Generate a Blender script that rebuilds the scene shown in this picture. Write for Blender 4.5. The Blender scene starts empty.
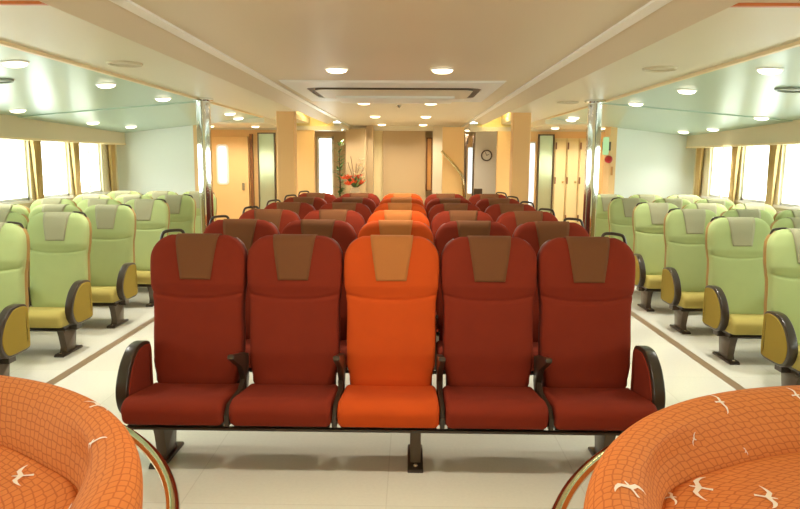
import bpy, math, random
from mathutils import Vector, Matrix
random.seed(7)
S = bpy.context.scene
COL = S.collection
PI = math.pi

# ------------------------------------------------------------------ camera
CX, CZ = 0.095, 1.5
PITCH, YAW, FPX = math.radians(8.19), math.radians(0.87), 660.0
cam = bpy.data.cameras.new('camera')
cam.sensor_width = 36.0
cam.lens = FPX / 800 * 36
cam.clip_start = 0.05
co = bpy.data.objects.new('camera', cam)
COL.objects.link(co)
co.location = (CX, 0, CZ)
ROLL = math.radians(0.36)
_M = Matrix.Rotation(YAW, 3, 'Z') @ Matrix.Rotation(PI / 2 - PITCH, 3, 'X') @ Matrix.Rotation(ROLL, 3, 'Z')
co.rotation_euler = _M.to_euler()
S.camera = co
S.view_settings.view_transform = 'Standard'
S.view_settings.look = 'None'
S.view_settings.gamma = 1
S.view_settings.use_curve_mapping = False
S.view_settings.exposure = 0.0
S.cycles.use_denoising = True
S.cycles.max_bounces = 10
S.cycles.diffuse_bounces = 6
S.cycles.sample_clamp_indirect = 6.0

def ray(px, py):
    return _M @ Vector(((px - 400) / FPX, -(py - 254.5) / FPX, -1))
def at_z(px, py, z):
    d = ray(px, py); t = (z - CZ) / d.z
    return Vector((CX + d.x * t, d.y * t, z))
def at_y(px, py, y):
    d = ray(px, py); t = y / d.y
    return Vector((CX + d.x * t, y, CZ + d.z * t))

# --------------------------------------------------------------- materials
def lin(c):
    r = []
    for v in c:
        v /= 255.0
        r.append(v / 12.92 if v <= 0.04045 else ((v + 0.055) / 1.055) ** 2.4)
    return (*r, 1)

def mat(name, rgb, rough=0.6, metal=0.0, spec=0.5, bump=0.0, bscale=200, var=0.0, vscale=3, sheen=0.0):
    m = bpy.data.materials.new(name); m.use_nodes = True
    nt = m.node_tree; b = nt.nodes['Principled BSDF']
    c = lin(rgb)
    b.inputs['Base Color'].default_value = c
    b.inputs['Roughness'].default_value = rough
    b.inputs['Metallic'].default_value = metal
    b.inputs['Specular IOR Level'].default_value = spec
    if sheen:
        b.inputs['Sheen Weight'].default_value = sheen
        b.inputs['Sheen Tint'].default_value = c
    tc = nt.nodes.new('ShaderNodeTexCoord')
    if var:
        n = nt.nodes.new('ShaderNodeTexNoise'); n.inputs['Scale'].default_value = vscale
        n.inputs['Detail'].default_value = 5
        nt.links.new(tc.outputs['Object'], n.inputs['Vector'])
        mx = nt.nodes.new('ShaderNodeMix'); mx.data_type = 'RGBA'
        mx.inputs['A'].default_value = tuple(v * (1 - var) for v in c[:3]) + (1,)
        mx.inputs['B'].default_value = tuple(min(1, v * (1 + var)) for v in c[:3]) + (1,)
        nt.links.new(n.outputs['Fac'], mx.inputs['Factor'])
        nt.links.new(mx.outputs['Result'], b.inputs['Base Color'])
    if bump:
        n = nt.nodes.new('ShaderNodeTexNoise'); n.inputs['Scale'].default_value = bscale
        n.inputs['Detail'].default_value = 3
        nt.links.new(tc.outputs['Object'], n.inputs['Vector'])
        bp = nt.nodes.new('ShaderNodeBump'); bp.inputs['Strength'].default_value = bump
        bp.inputs['Distance'].default_value = 0.004
        nt.links.new(n.outputs['Fac'], bp.inputs['Height'])
        nt.links.new(bp.outputs['Normal'], b.inputs['Normal'])
    return m

def emit(name, rgb, strength):
    m = bpy.data.materials.new(name); m.use_nodes = True
    nt = m.node_tree; nt.nodes.clear()
    o = nt.nodes.new('ShaderNodeOutputMaterial'); e = nt.nodes.new('ShaderNodeEmission')
    e.inputs[0].default_value = lin(rgb); e.inputs[1].default_value = strength
    nt.links.new(e.outputs[0], o.inputs[0])
    return m

def glass(name, tint=(255, 255, 255), gloss=0.07):
    m = bpy.data.materials.new(name); m.use_nodes = True
    nt = m.node_tree; nt.nodes.clear()
    o = nt.nodes.new('ShaderNodeOutputMaterial')
    t = nt.nodes.new('ShaderNodeBsdfTransparent'); g = nt.nodes.new('ShaderNodeBsdfGlossy')
    t.inputs[0].default_value = lin(tint); g.inputs['Roughness'].default_value = 0.02
    mx = nt.nodes.new('ShaderNodeMixShader'); mx.inputs[0].default_value = gloss
    nt.links.new(t.outputs[0], mx.inputs[1]); nt.links.new(g.outputs[0], mx.inputs[2])
    nt.links.new(mx.outputs[0], o.inputs[0])
    return m

M = {}
M['red'] = mat('red_fabric', (128, 44, 24), 0.9, spec=0.2, bump=0.25, bscale=350, var=0.10, vscale=9)
M['orange'] = mat('orange_fabric', (198, 78, 24), 0.9, spec=0.2, bump=0.25, bscale=350, var=0.07, vscale=9)
M['green'] = mat('green_fabric', (172, 184, 124), 0.85, spec=0.25, bump=0.2, bscale=350, var=0.05, vscale=9)
M['olive'] = mat('olive_yellow_fabric', (176, 160, 86), 0.85, spec=0.25, bump=0.2, bscale=350, var=0.05, vscale=9)
M['mustard'] = mat('mustard_fabric', (158, 134, 52), 0.85, spec=0.25, bump=0.2, bscale=350, var=0.05, vscale=9)
M['cover_tan'] = mat('tan_cover_cloth', (116, 73, 43), 0.85, spec=0.2, bump=0.3, bscale=500)
M['cover_peach'] = mat('peach_cover_cloth', (180, 112, 58), 0.85, spec=0.2, bump=0.3, bscale=500)
M['cover_grey'] = mat('grey_green_cover_cloth', (164, 160, 128), 0.85, spec=0.2, bump=0.3, bscale=500)
M['shell_red'] = mat('dark_red_shell', (96, 34, 22), 0.5)
M['shell_green'] = mat('ochre_shell', (164, 128, 68), 0.5)
M['dark'] = mat('dark_bronze_plastic', (58, 47, 36), 0.28, spec=0.5)
M['leg'] = mat('bronze_painted_metal', (92, 78, 64), 0.3, metal=0.4)
M['steel'] = mat('bolt_steel', (200, 195, 180), 0.25, metal=1)
M['chrome'] = mat('polished_steel', (232, 234, 232), 0.06, metal=1)
M['brass'] = mat('polished_brass', (218, 202, 160), 0.10, metal=1)
M['ceil_mid'] = mat('tan_ceiling_panel', (219, 206, 178), 0.45, spec=0.4, var=0.02, vscale=0.7)
M['ceil_soffit'] = mat('cream_soffit', (224, 216, 190), 0.40, spec=0.4, var=0.02, vscale=0.7)
M['ceil_out'] = mat('pale_green_gloss_ceiling', (178, 202, 186), 0.30, spec=0.6)
M['trim_white'] = mat('white_trim', (246, 243, 234), 0.4)
M['trim_cream'] = mat('cream_trim', (236, 214, 168), 0.4)
M['trim_orange'] = mat('orange_trim', (206, 116, 58), 0.4)
M['slot'] = mat('dark_slot', (92, 72, 48), 0.6)
M['wall_cool'] = mat('pale_blue_white_wall', (238, 246, 240), 0.5, var=0.015, vscale=1)
M['wall_cream'] = mat('cream_wall', (224, 214, 178), 0.5)
M['wall_orange'] = mat('apricot_wall', (236, 198, 140), 0.35, spec=0.5, var=0.03, vscale=1.5)
M['pillar'] = mat('orange_pillar_laminate', (226, 180, 120), 0.35)
M['cove'] = mat('cove_yellow_glow_tint', (250, 232, 165), 0.5)  # yellow of the warm lamp glow put into the recess's base colour
M['wall_tan'] = mat('tan_wall', (190, 164, 124), 0.45)
M['pelmet'] = mat('tan_pelmet', (216, 202, 170), 0.5)
M['curtain'] = mat('gold_curtain', (206, 178, 122), 0.8, spec=0.2, bump=0.2, bscale=120)
M['curtain_in'] = mat('pale_curtain_lining', (226, 222, 178), 0.8, spec=0.2)
M['stripe'] = mat('grey_brown_inlay', (150, 128, 100), 0.3)
M['wood_dark'] = mat('dark_wood', (120, 76, 40), 0.4, var=0.2, vscale=14)
M['wood_orange'] = mat('orange_wood', (206, 146, 78), 0.3, var=0.08, vscale=8)
M['cream_door'] = mat('cream_laminate', (240, 222, 172), 0.3)
M['glass'] = glass('window_glass')
M['glass_green'] = mat('pale_green_mirror_glass', (206, 216, 184), 0.10, metal=0.5)
M['red_bell'] = mat('red_bell_paint', (176, 22, 24), 0.35)
M['sign'] = emit('green_sign_glow', (196, 240, 170), 0.9)
M['black'] = mat('black_plastic', (40, 36, 32), 0.5)
M['white'] = mat('white_paint', (240, 238, 228), 0.45)
M['grille'] = mat('speaker_grille', (204, 194, 164), 0.5)
M['grille_dark'] = mat('grey_vent_grille', (142, 150, 138), 0.4, metal=0.3)
M['lens_warm'] = emit('warm_lamp_lens', (255, 236, 190), 5.0)
M['lens_cool'] = emit('neutral_lamp_lens', (255, 244, 214), 4.5)
M['leaf'] = mat('leaf_green', (96, 128, 62), 0.5)
M['petal_orange'] = mat('orange_petal', (240, 96, 40), 0.7)
M['petal_white'] = mat('cream_petal', (250, 232, 190), 0.7)
M['twig'] = mat('twig_brown', (110, 74, 44), 0.7)
M['pot'] = mat('pot_ceramic', (222, 198, 160), 0.4)

def floor_mat():
    m = mat('cream_gloss_floor', (232, 230, 214), 0.12, spec=0.55)
    nt = m.node_tree; b = nt.nodes['Principled BSDF']
    tc = nt.nodes.new('ShaderNodeTexCoord')
    br = nt.nodes.new('ShaderNodeTexBrick')
    br.offset = 0.0; br.inputs['Scale'].default_value = 1.0
    br.inputs['Mortar Size'].default_value = 0.003
    br.inputs['Brick Width'].default_value = 0.9; br.inputs['Row Height'].default_value = 0.9
    br.inputs['Color1'].default_value = lin((236, 234, 218)); br.inputs['Color2'].default_value = lin((231, 229, 212))
    br.inputs['Mortar'].default_value = lin((224, 221, 204))
    nt.links.new(tc.outputs['Object'], br.inputs['Vector'])
    n = nt.nodes.new('ShaderNodeTexNoise'); n.inputs['Scale'].default_value = 60; n.inputs['Detail'].default_value = 6
    nt.links.new(tc.outputs['Object'], n.inputs['Vector'])
    mr = nt.nodes.new('ShaderNodeMapRange')
    mr.inputs['To Min'].default_value = 0.94; mr.inputs['To Max'].default_value = 1.05
    nt.links.new(n.outputs['Fac'], mr.inputs['Value'])
    mx = nt.nodes.new('ShaderNodeMix'); mx.data_type = 'RGBA'; mx.blend_type = 'MULTIPLY'; mx.inputs['Factor'].default_value = 1
    nt.links.new(br.outputs['Color'], mx.inputs['A']); nt.links.new(mr.outputs['Result'], mx.inputs['B'])
    nt.links.new(mx.outputs['Result'], b.inputs['Base Color'])
    return m
M['floor'] = floor_mat()

def scallop_mat():
    """orange upholstery woven with a net of darker scale outlines"""
    m = mat('orange_scale_pattern_upholstery', (238, 130, 48), 0.75, spec=0.25)
    nt = m.node_tree; b = nt.nodes['Principled BSDF']
    uv = nt.nodes.new('ShaderNodeUVMap')
    mp = nt.nodes.new('ShaderNodeMapping')
    mp.inputs['Scale'].default_value = (28, 40, 1)
    nt.links.new(uv.outputs[0], mp.inputs['Vector'])
    sx = nt.nodes.new('ShaderNodeSeparateXYZ'); nt.links.new(mp.outputs[0], sx.inputs[0])
    ma = nt.nodes.new('ShaderNodeMath'); ma.operation = 'MULTIPLY_ADD'; ma.inputs[1].default_value = 0.5
    nt.links.new(sx.outputs['Y'], ma.inputs[0]); nt.links.new(sx.outputs['X'], ma.inputs[2])
    cb = nt.nodes.new('ShaderNodeCombineXYZ')
    nt.links.new(ma.outputs[0], cb.inputs['X']); nt.links.new(sx.outputs['Y'], cb.inputs['Y'])
    v = nt.nodes.new('ShaderNodeTexVoronoi'); v.voronoi_dimensions = '2D'; v.feature = 'DISTANCE_TO_EDGE'
    v.inputs['Scale'].default_value = 1.0; v.inputs['Randomness'].default_value = 0.35
    nt.links.new(cb.outputs[0], v.inputs['Vector'])
    cr = nt.nodes.new('ShaderNodeValToRGB')
    e = cr.color_ramp.elements
    e[0].position = 0.0; e[0].color = lin((186, 96, 42))
    e[1].position = 0.12; e[1].color = lin((216, 126, 60))
    x = cr.color_ramp.elements.new(0.05); x.color = lin((194, 102, 46))
    nt.links.new(v.outputs['Distance'], cr.inputs[0])
    nt.links.new(cr.outputs[0], b.inputs['Base Color'])
    bp = nt.nodes.new('ShaderNodeBump'); bp.inputs['Strength'].default_value = 0.15; bp.inputs['Distance'].default_value = 0.004
    nt.links.new(v.outputs['Distance'], bp.inputs['Height']); nt.links.new(bp.outputs[0], b.inputs['Normal'])
    return m
M['scallop'] = scallop_mat()
M['gull'] = mat('woven_gull_white', (244, 226, 208), 0.8)

# ------------------------------------------------------------ mesh builder
class MB:
    def __init__(s): s.v = []; s.f = []; s.mi = []; s.uv = []
    def add(s, vs, fs, mi=0, uvs=None):
        o = len(s.v); s.v += [tuple(p) for p in vs]
        s.f += [tuple(i + o for i in f) for f in fs]; s.mi += [mi] * len(fs)
        s.uv += list(uvs) if uvs else [(0, 0)] * len(vs)
    def box(s, x0, x1, y0, y1, z0, z1, mi=0):
        vs = [(x, y, z) for z in (z0, z1) for y in (y0, y1) for x in (x0, x1)]
        s.add(vs, [(0, 2, 3, 1), (4, 5, 7, 6), (0, 1, 5, 4), (2, 6, 7, 3), (0, 4, 6, 2), (1, 3, 7, 5)], mi)
    def quad(s, a, b, c, d, mi=0): s.add([a, b, c, d], [(0, 1, 2, 3)], mi)
    def rings(s, rs, cap=True, closed=True, mi=0, uvs=None, loop=False):
        n = len(rs[0]); vs = [p for r in rs for p in r]; fs = []
        m = len(rs)
        for i in range(m if loop else m - 1):
            i2 = (i + 1) % m
            for j in range(n if closed else n - 1):
                k = (j + 1) % n
                fs.append((i * n + j, i * n + k, i2 * n + k, i2 * n + j))
        if cap and not loop:
            fs.append(tuple(range(n - 1, -1, -1))); fs.append(tuple((m - 1) * n + j for j in range(n)))
        s.add(vs, fs, mi, uvs)
    def tube(s, pts, r, n=10, mi=0, cap=True, loop=False):
        pts = [Vector(p) for p in pts]; rs = []
        up = None
        for i, p in enumerate(pts):
            if loop: d = pts[(i + 1) % len(pts)] - pts[i - 1]
            else: d = pts[min(i + 1, len(pts) - 1)] - pts[max(i - 1, 0)]
            d.normalize()
            if up is None:
                up = Vector((0, 0, 1)) if abs(d.z) < 0.9 else Vector((1, 0, 0))
            a = up - d * up.dot(d); a.normalize(); up = a; b = d.cross(a)
            rr = r[i] if isinstance(r, (list, tuple)) else r
            rs.append([p + (a * math.cos(t) + b * math.sin(t)) * rr for t in [2 * PI * k / n for k in range(n)]])
        s.rings(rs, cap, True, mi, None, loop)
    def lathe(s, prof, n=24, c=(0, 0, 0), mi=0):
        rs = [[(c[0] + r * math.cos(2 * PI * k / n), c[1] + r * math.sin(2 * PI * k / n), c[2] + z) for k in range(n)] for r, z in prof]
        s.rings(rs, True, True, mi)
    def build(s, name, mats, parent=None, smooth=False, loc=None):
        me = bpy.data.meshes.new(name); me.from_pydata(s.v, [], s.f)
        if not isinstance(mats, (list, tuple)): mats = [mats]
        for m in mats: me.materials.append(m)
        for p, i in zip(me.polygons, s.mi): p.material_index = i
        if any(u != (0, 0) for u in s.uv):
            l = me.uv_layers.new(name='UVMap')
            for lp in me.loops: l.data[lp.index].uv = s.uv[lp.vertex_index]
        import bmesh
        bm = bmesh.new(); bm.from_mesh(me); bmesh.ops.recalc_face_normals(bm, faces=bm.faces); bm.to_mesh(me); bm.free()
        if smooth:
            for p in me.polygons: p.use_smooth = True
            try: me.set_sharp_from_angle(angle=math.radians(smooth if smooth is not True else 50))
            except Exception: pass
        o = bpy.data.objects.new(name, me); COL.objects.link(o)
        if parent is not None: o.parent = parent
        if loc: o.location = loc
        return o

def bevel(o, w=0.004, seg=2):
    b = o.modifiers.new('bevel', 'BEVEL'); b.width = w; b.segments = seg; b.limit_method = 'ANGLE'
    b.angle_limit = math.radians(40)
    return o

def tag(o, label=None, cat=None, group=None, kind=None):
    if label: o['label'] = label
    if cat: o['category'] = cat
    if group: o['group'] = group
    if kind: o['kind'] = kind
    return o
def empty(name, label, cat, loc=(0, 0, 0), rz=0, group=None):
    o = bpy.data.objects.new(name, None); COL.objects.link(o)
    o.empty_display_size = 0.1
    o.location = loc; o.rotation_euler = (0, 0, rz)
    return tag(o, label, cat, group)
KIDS = {}
def copy_tree(o, parent=None):
    c = o.copy(); COL.objects.link(c)
    if parent is not None: c.parent = parent
    for ch in [k for k in bpy.data.objects if k.parent == o]: copy_tree(ch, c)
    return c
def struct(name, mb, m, smooth=False):
    return tag(mb.build(name, m, None, smooth), kind='structure')

def interp(tab, x):
    if x <= tab[0][0]: return tab[0][1]
    for (a, b), (c, d) in zip(tab, tab[1:]):
        if x <= c:
            t = (x - a) / (c - a); t = t * t * (3 - 2 * t)
            return b + (d - b) * t
    return tab[-1][1]
def smoothcurve(pts, k=4, closed=True):
    out = []; n = len(pts)
    for i in range(n if closed else n - 1):
        p = [Vector(pts[(i + j) % n] if closed else pts[max(0, min(n - 1, i + j))]) for j in (-1, 0, 1, 2)]
        for q in range(k):
            t = q / k
            out.append(0.5 * ((2 * p[1]) + (p[2] - p[0]) * t + (2 * p[0] - 5 * p[1] + 4 * p[2] - p[3]) * t * t + (3 * p[1] - p[0] - 3 * p[2] + p[3]) * t ** 3))
    if not closed: out.append(Vector(pts[-1]))
    return out
def slab(mb, outline, x0, x1, r=0.01, mi=0, seg=4, flat=0):
    """outline in (y,z) extruded along x with rounded rims"""
    pts = [Vector(p) for p in outline]; n = len(pts)
    area = sum(pts[i].x * pts[(i + 1) % n].y - pts[(i + 1) % n].x * pts[i].y for i in range(n))
    sg = 1 if area > 0 else -1
    nrm = []
    for i in range(n):
        d = (pts[(i + 1) % n] - pts[i - 1]); d.normalize()
        nrm.append(Vector((-d.y, d.x)) * sg)
    rs = []
    steps = [(x0 + r * (1 - math.cos(a)), r * (1 - math.sin(a))) for a in [PI / 2 * k / seg for k in range(seg + 1)]]
    if flat: steps = [(x0, r + flat), (x0, r + flat * .1)] + steps
    steps = steps + [(x1 - (x - x0), i) for x, i in reversed(steps)]
    for x, ins in steps:
        rs.append([(x, p.x + q.x * ins, p.y + q.y * ins) for p, q in zip(pts, nrm)])
    mb.rings(rs, True, True, mi)

# ------------------------------------------------------------------- seat
PITCH_X = 0.508
ZT = 1.102
WT = [(.36, .214), (.45, .231), (.58, .233), (.68, .231), (.75, .232), (.80, .238), (.86, .246), (.94, .249), (1.02, .247)]
def bw(z):
    w = interp(WT, z)
    if z > .985:
        s = min(1, (z - .985) / (ZT + 0.006 - .985)); w -= 0.145 * (1 - math.sqrt(max(0, 1 - s * s)))
    return w
def btk(z):   # half thickness before top rounding
    return interp([(.36, .045), (.5, .055), (.78, .046), (.86, .056), (1.0, .05), (1.11, .042)], z)
def bfy(z):   # y of the front skin at the centre line
    y = (z - .42) * .14
    y -= interp([(.5, 0), (.79, .0), (.86, .016), (.98, .014), (1.11, 0)], z)
    return y
def byc(z): return bfy(z) + btk(z)
N_SE = 4.2
def back_front(x, z, tz=1.0):
    w = bw(z); u = min(1, abs(x) / w)
    return byc(z) - btk(z) * tz * (1 - u ** N_SE) ** (1 / N_SE)
def round_top(z):
    s = (z - (ZT - .045)) / .045
    return math.sqrt(max(0, 1 - s * s)) if s > 0 else 1.0

def backrest_mesh():
    zs = [.315 + i * (.70 - .315) / 12 for i in range(12)] + [.70 + i * .2 / 34 for i in range(34)] + [.90 + i * .165 / 10 for i in range(10)]
    zs += [ZT - .045 + .045 * math.sin(PI / 2 * k / 8) for k in range(9)]
    n = 44; rs = []
    for i, z in enumerate(zs):
        w, t = bw(z), btk(z) * max(round_top(z), .02)
        if i == 0: w -= .015; t *= .7
        r = []
        for k in range(n):
            a = 2 * PI * k / n; c, s_ = math.cos(a), math.sin(a)
            x = w * math.copysign(abs(c) ** (2 / N_SE), c); yy = t * math.copysign(abs(s_) ** (2 / N_SE), s_)
            if yy < 0:
                zs_ = .775 + .030 * (x / w) ** 2
                yy += .009 * math.exp(-((z - zs_) / .008) ** 2)
            r.append((x, byc(z) + yy, z))
        rs.append(r)
    mb = MB(); mb.rings(rs); return mb
def shell_mesh():
    zs = [.30 + i * (1.05 - .30) / 20 for i in range(21)] + [1.05 + .035 * math.sin(PI / 2 * k / 5) for k in range(1, 6)]
    n = 32; rs = []
    for i, z in enumerate(zs):
        s = max(0, (z - 1.05) / .035); sc = math.sqrt(max(0.02, 1 - s * s))
        w = (bw(z) + .003); t = .034 * sc
        r = []
        for k in range(n):
            a = 2 * PI * k / n; c, q = math.cos(a), math.sin(a)
            r.append((w * math.copysign(abs(c) ** .45, c), byc(z) + btk(z) * .55 + .012 + t * math.copysign(abs(q) ** .45, q), z))
        rs.append(r)
    mb = MB(); mb.rings(rs); return mb
def cover_mesh():
    rows = []
    for i in range(16):
        z = .880 + (ZT - .045 - .880) * i / 15
        rows.append((z, 1, 1.0))
    for k in range(1, 13):
        a = PI * k / 12
        rows.append((ZT - .045 + .045 * math.sin(a), 1 if a <= PI / 2 else -1, abs(math.cos(a))))
    for i in range(1, 6): rows.append((ZT - .045 - .018 * i, -1, 1.0))
    grid = []
    for z, sd, c in rows:
        f = (z - .88) / (ZT - .88) if sd > 0 else 1
        hw = .078 + (.112 - .078) * f
        r = []
        for j in range(11):
            x = -hw + 2 * hw * j / 10
            u = min(1, abs(x) / bw(z)); e = btk(z) * (1 - u ** N_SE) ** (1 / N_SE)
            lift = .004
            zz = z + (lift if z > ZT - .045 else 0) * math.sqrt(max(0, 1 - c * c))
            y = byc(z) - sd * (e * c + lift * (.3 + .7 * c)) if sd > 0 else byc(z) + e * c + .03 * c + lift
            r.append((x, y, zz))
        grid.append(r)
    mb = MB(); mb.rings(grid, cap=False, closed=False); return mb
def cushion_mesh():
    o = smoothcurve([(.03, .262), (.035, .325), (-.06, .342), (-.2, .364), (-.30, .379), (-.352, .370), (-.382, .340), (-.380, .300), (-.366, .264), (-.32, .250), (-.15, .250)], 4)
    mb = MB(); slab(mb, o, -.239, .239, .028, seg=5, flat=.012); return mb
ARM = smoothcurve([(y * .93, z - .018) for y, z in ((.03, .49), (.022, .562), (-.02, .588), (-.10, .596), (-.17, .584), (-.25, .532), (-.305, .455), (-.322, .385), (-.300, .315), (-.24, .268), (-.10, .262), (.0, .268), (.03, .31))], 5)
def inset(outline, d):
    pts = [Vector(p) for p in outline]; n = len(pts)
    area = sum(pts[i].x * pts[(i + 1) % n].y - pts[(i + 1) % n].x * pts[i].y for i in range(n)); sg = 1 if area > 0 else -1
    out = []
    for i in range(n):
        dd = pts[(i + 1) % n] - pts[i - 1]; dd.normalize(); out.append(pts[i] + Vector((-dd.y, dd.x)) * sg * d)
    return out

PARTS = {}
def mesh_parts(kind):
    """mesh data of one seat type, shared by every copy"""
    fab = M[kind]
    return fab
def make_seat(kind, name, mid_left=False, end_left=False, end_right=False, handle=0):
    root = empty(name, None, None)
    back_m = {'red': 'red', 'orange': 'orange', 'green': 'green'}[kind]
    seat_m = {'red': 'red', 'orange': 'orange', 'green': 'olive'}[kind]
    cov = {'red': 'cover_tan', 'orange': 'cover_peach', 'green': 'cover_grey'}[kind]
    sh = 'shell_green' if kind == 'green' else 'shell_red'
    def part(key, fn, m, nm, parent=root, smooth=60):
        if key in PARTS:
            o = bpy.data.objects.new(nm, PARTS[key]); COL.objects.link(o); o.parent = parent
        else:
            o = fn().build(nm, m, parent, smooth); PARTS[key] = o.data
        return o
    part(('cush', kind), cushion_mesh, M[seat_m], 'seat_cushion')
    def pan():
        mb = MB(); mb.box(-.228, .228, -.315, .05, .2365, .256); mb.box(-.18, .18, .045, .075, .2365, .40); return mb
    part(('pan',), pan, M['dark'], 'seat_pan')
    part(('back', kind), backrest_mesh, M[back_m], 'backrest')
    part(('shell', sh), shell_mesh, M[sh], 'back_shell')
    c = part(('cov', cov), cover_mesh, M[cov], 'headrest_cover')
    so = c.modifiers.new('solidify', 'SOLIDIFY'); so.thickness = .003; so.offset = 0
    def end_arm(x, pk):
        def rim():
            mb = MB(); slab(mb, ARM, x - .028, x + .028, .008, flat=.02); return mb
        def pad():
            mb = MB()
            p = inset(ARM, .017)
            slab(mb, [(a.x + .010, a.y - .002) for a in p], x - .032, x + .032, .006, flat=.03); return mb
        a = part(('rim', x), rim, M['dark'], 'armrest')
        part(('pad', x, kind), pad, M[pk], 'armrest_pad', a)
    pk = 'mustard' if kind == 'green' else 'red'
    if end_left: end_arm(-.264 if kind != 'green' else -.262, pk)
    if end_right: end_arm(.264 if kind != 'green' else .262, pk)
    if mid_left:
        ax, hw, hb = (-.2475, .0135, .0065) if kind == 'green' else (-.254, .0150, .0110)
        def arm():
            mb = MB()
            slab(mb, [(-.255, .548), (-.245, .566), (.0, .506), (.045, .49), (.05, .36), (.0, .28), (-.03, .29), (-.035, .38), (-.09, .455), (-.235, .535)], ax - hw, ax + hw, .005, seg=2)
            slab(mb, [(-.350, .248), (-.355, .305), (-.30, .345), (-.1, .345), (-.02, .38), (.0, .28), (-.2, .240)], ax - hb, ax + hb, .003, seg=2)
            return mb
        part(('arm', ax), arm, M['dark'], 'armrest', smooth=35)
    if handle:
        def hd():
            mb = MB(); s = handle; y = byc(1.06) + .035
            k = smoothcurve([(s * .222, y, 1.00), (s * .214, y, 1.06), (s * .202, y, 1.102), (s * .18, y, 1.116), (s * .125, y, 1.122), (s * .10, y, 1.118), (s * .090, y, 1.10), (s * .088, y, 1.06)], 4, False)
            k = [q - Vector((0, 0, .018 if kind == 'green' else 0)) for q in k]; mb.tube(k, .0085, 8); return mb
        part(('hd', handle, kind == 'green'), hd, M['dark'], 'grab_handle')
    return root

def place(proto_cache, key, maker, loc, label, cat, group, name):
    if key not in proto_cache:
        o = maker(); proto_cache[key] = o
    else:
        o = copy_tree(proto_cache[key])
    o.location = loc
    o.rotation_euler = (0, 0, 0)
    tag(o, label, cat, group)
    return o

def leg_mesh(x):
    mb = MB()
    slab(mb, [(-.255, .215), (-.03, .215), (-.055, .15), (-.075, .045), (-.07, .018), (-.225, .018), (-.215, .06), (-.235, .15)], x - .026, x + .026, .006, seg=2)
    return mb
def foot_mesh(x):
    mb = MB()
    slab(mb, [(-.29, .0), (-.29, .014), (-.275, .022), (-.015, .022), (.0, .014), (.0, .0)], x - .038, x + .038, .004, seg=2)
    return mb
def make_frame(xs_beam, leg_x, loc, label, group):
    root = empty('seat_row_frame', label, 'seat frame', loc, 0, group)
    mb = MB(); mb.box(xs_beam[0], xs_beam[1], -.16, -.08, .190, .236)
    mb.box(xs_beam[0], xs_beam[1], -.34, -.31, .222, .236)
    bevel(mb.build('beam', M['dark'], root), .004)
    for x in leg_x:
        l = leg_mesh(x).build('leg', M['leg'], root, 35)
        f = foot_mesh(x).build('foot', M['dark'], l, 35)
        b = MB(); b.lathe([(.011, .0), (.011, .008), (.006, .012)], 10, (x, -.262, .021)); b.build('bolt', M['steel'], l, True)
    return root

ORD = ['front', 'second', 'third', 'fourth', 'fifth', 'sixth']
ROWP = 0.87
cache = {}
for r in range(6):
    y0 = 3.30 + ROWP * r
    for k in range(5):
        x = (k - 2) * PITCH_X
        kind = 'orange' if k == 2 else 'red'
        nm = 'passenger_seat'
        rowtxt = 'front row of the central block' if r == 0 else f'{ORD[r]} row of the central block' if r < 5 else 'rearmost row of the central block'
        lab = [f'dark red seat at the left aisle end, {rowtxt}',
               f'dark red seat touching the orange one on its left, {rowtxt}',
               f'bright orange seat in the middle of the {rowtxt}',
               f'dark red seat touching the orange one on its right, {rowtxt}',
               f'dark red seat at the right aisle end, {rowtxt}'][k]
        key = (kind, k if k in (0, 4) else 'mid')
        mk = {0: lambda: make_seat('red', nm, end_left=True, handle=-1),
              4: lambda: make_seat('red', nm, mid_left=True, end_right=True, handle=1)}.get(k, lambda: make_seat(kind, nm, mid_left=True))
        place(cache, key, mk, (x, y0, 0), lab, 'seat', 'orange seats down the centre' if k == 2 else 'dark red seats of the central block', nm)
    make_frame((-1.25, 1.25), (-1.13, .13, 1.075), (0, y0, 0),
               f'dark bronze beam and legs carrying the {ORD[r]} central row of seats' if r < 5 else 'dark bronze beam and legs carrying the rearmost central row of seats', 'central seat row frames')
GXS = {1: (2.68, 3.177, 3.674), -1: (2.71, 3.203, 3.696)}
GS = .965
for side, ys0 in ((-1, 4.21), (1, 4.21)):
    GX = GXS[side]
    st = 'left' if side < 0 else 'right'
    for r in range(6):
        y0 = ys0 + .872 * r
        for j in range(3):
            if r == 0 and j > 0: continue
            x = side * GX[j]
            # columns counted from image left: left block wall,middle,aisle ; right block aisle,middle,wall
            rt = f'{ORD[r]} row' if r < 5 else 'rearmost row'
            lab = [f'pale green aisle seat with ochre armrest, {rt} of the {st} block',
                   f'pale green middle seat, {rt} of the {st} block',
                   f'pale green seat beside the windows, {rt} of the {st} block'][j]
            key = ('green', side, j)
            if side > 0:
                mk = [lambda: make_seat('green', 'passenger_seat', end_left=True, handle=-1),
                      lambda: make_seat('green', 'passenger_seat', mid_left=True),
                      lambda: make_seat('green', 'passenger_seat', mid_left=True)][j]
            else:
                mk = [lambda: make_seat('green', 'passenger_seat', mid_left=True, end_right=True, handle=1),
                      lambda: make_seat('green', 'passenger_seat', mid_left=True),
                      lambda: make_seat('green', 'passenger_seat')][j]
            place(cache, key, mk, (x, y0, 0), lab, 'seat', f'pale green seats of the {st} block', 'passenger_seat').scale = (GS, 1, GS)
        a, b = sorted((side * (GX[0] - .24), side * ((GX[2] if r else GX[0]) + .24)))
        make_frame((a, b), (side * (GX[0] - (.155 if side > 0 else .155)), side * ((GX[2] if r else GX[0]) + .12)), (0, y0, 0),
                   f'dark bronze beam and legs carrying the {ORD[r]} green row on the {st}' if r < 5 else f'dark bronze beam and legs carrying the rearmost green row on the {st}', f'{st} seat row frames').scale = (1, 1, GS)

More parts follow.
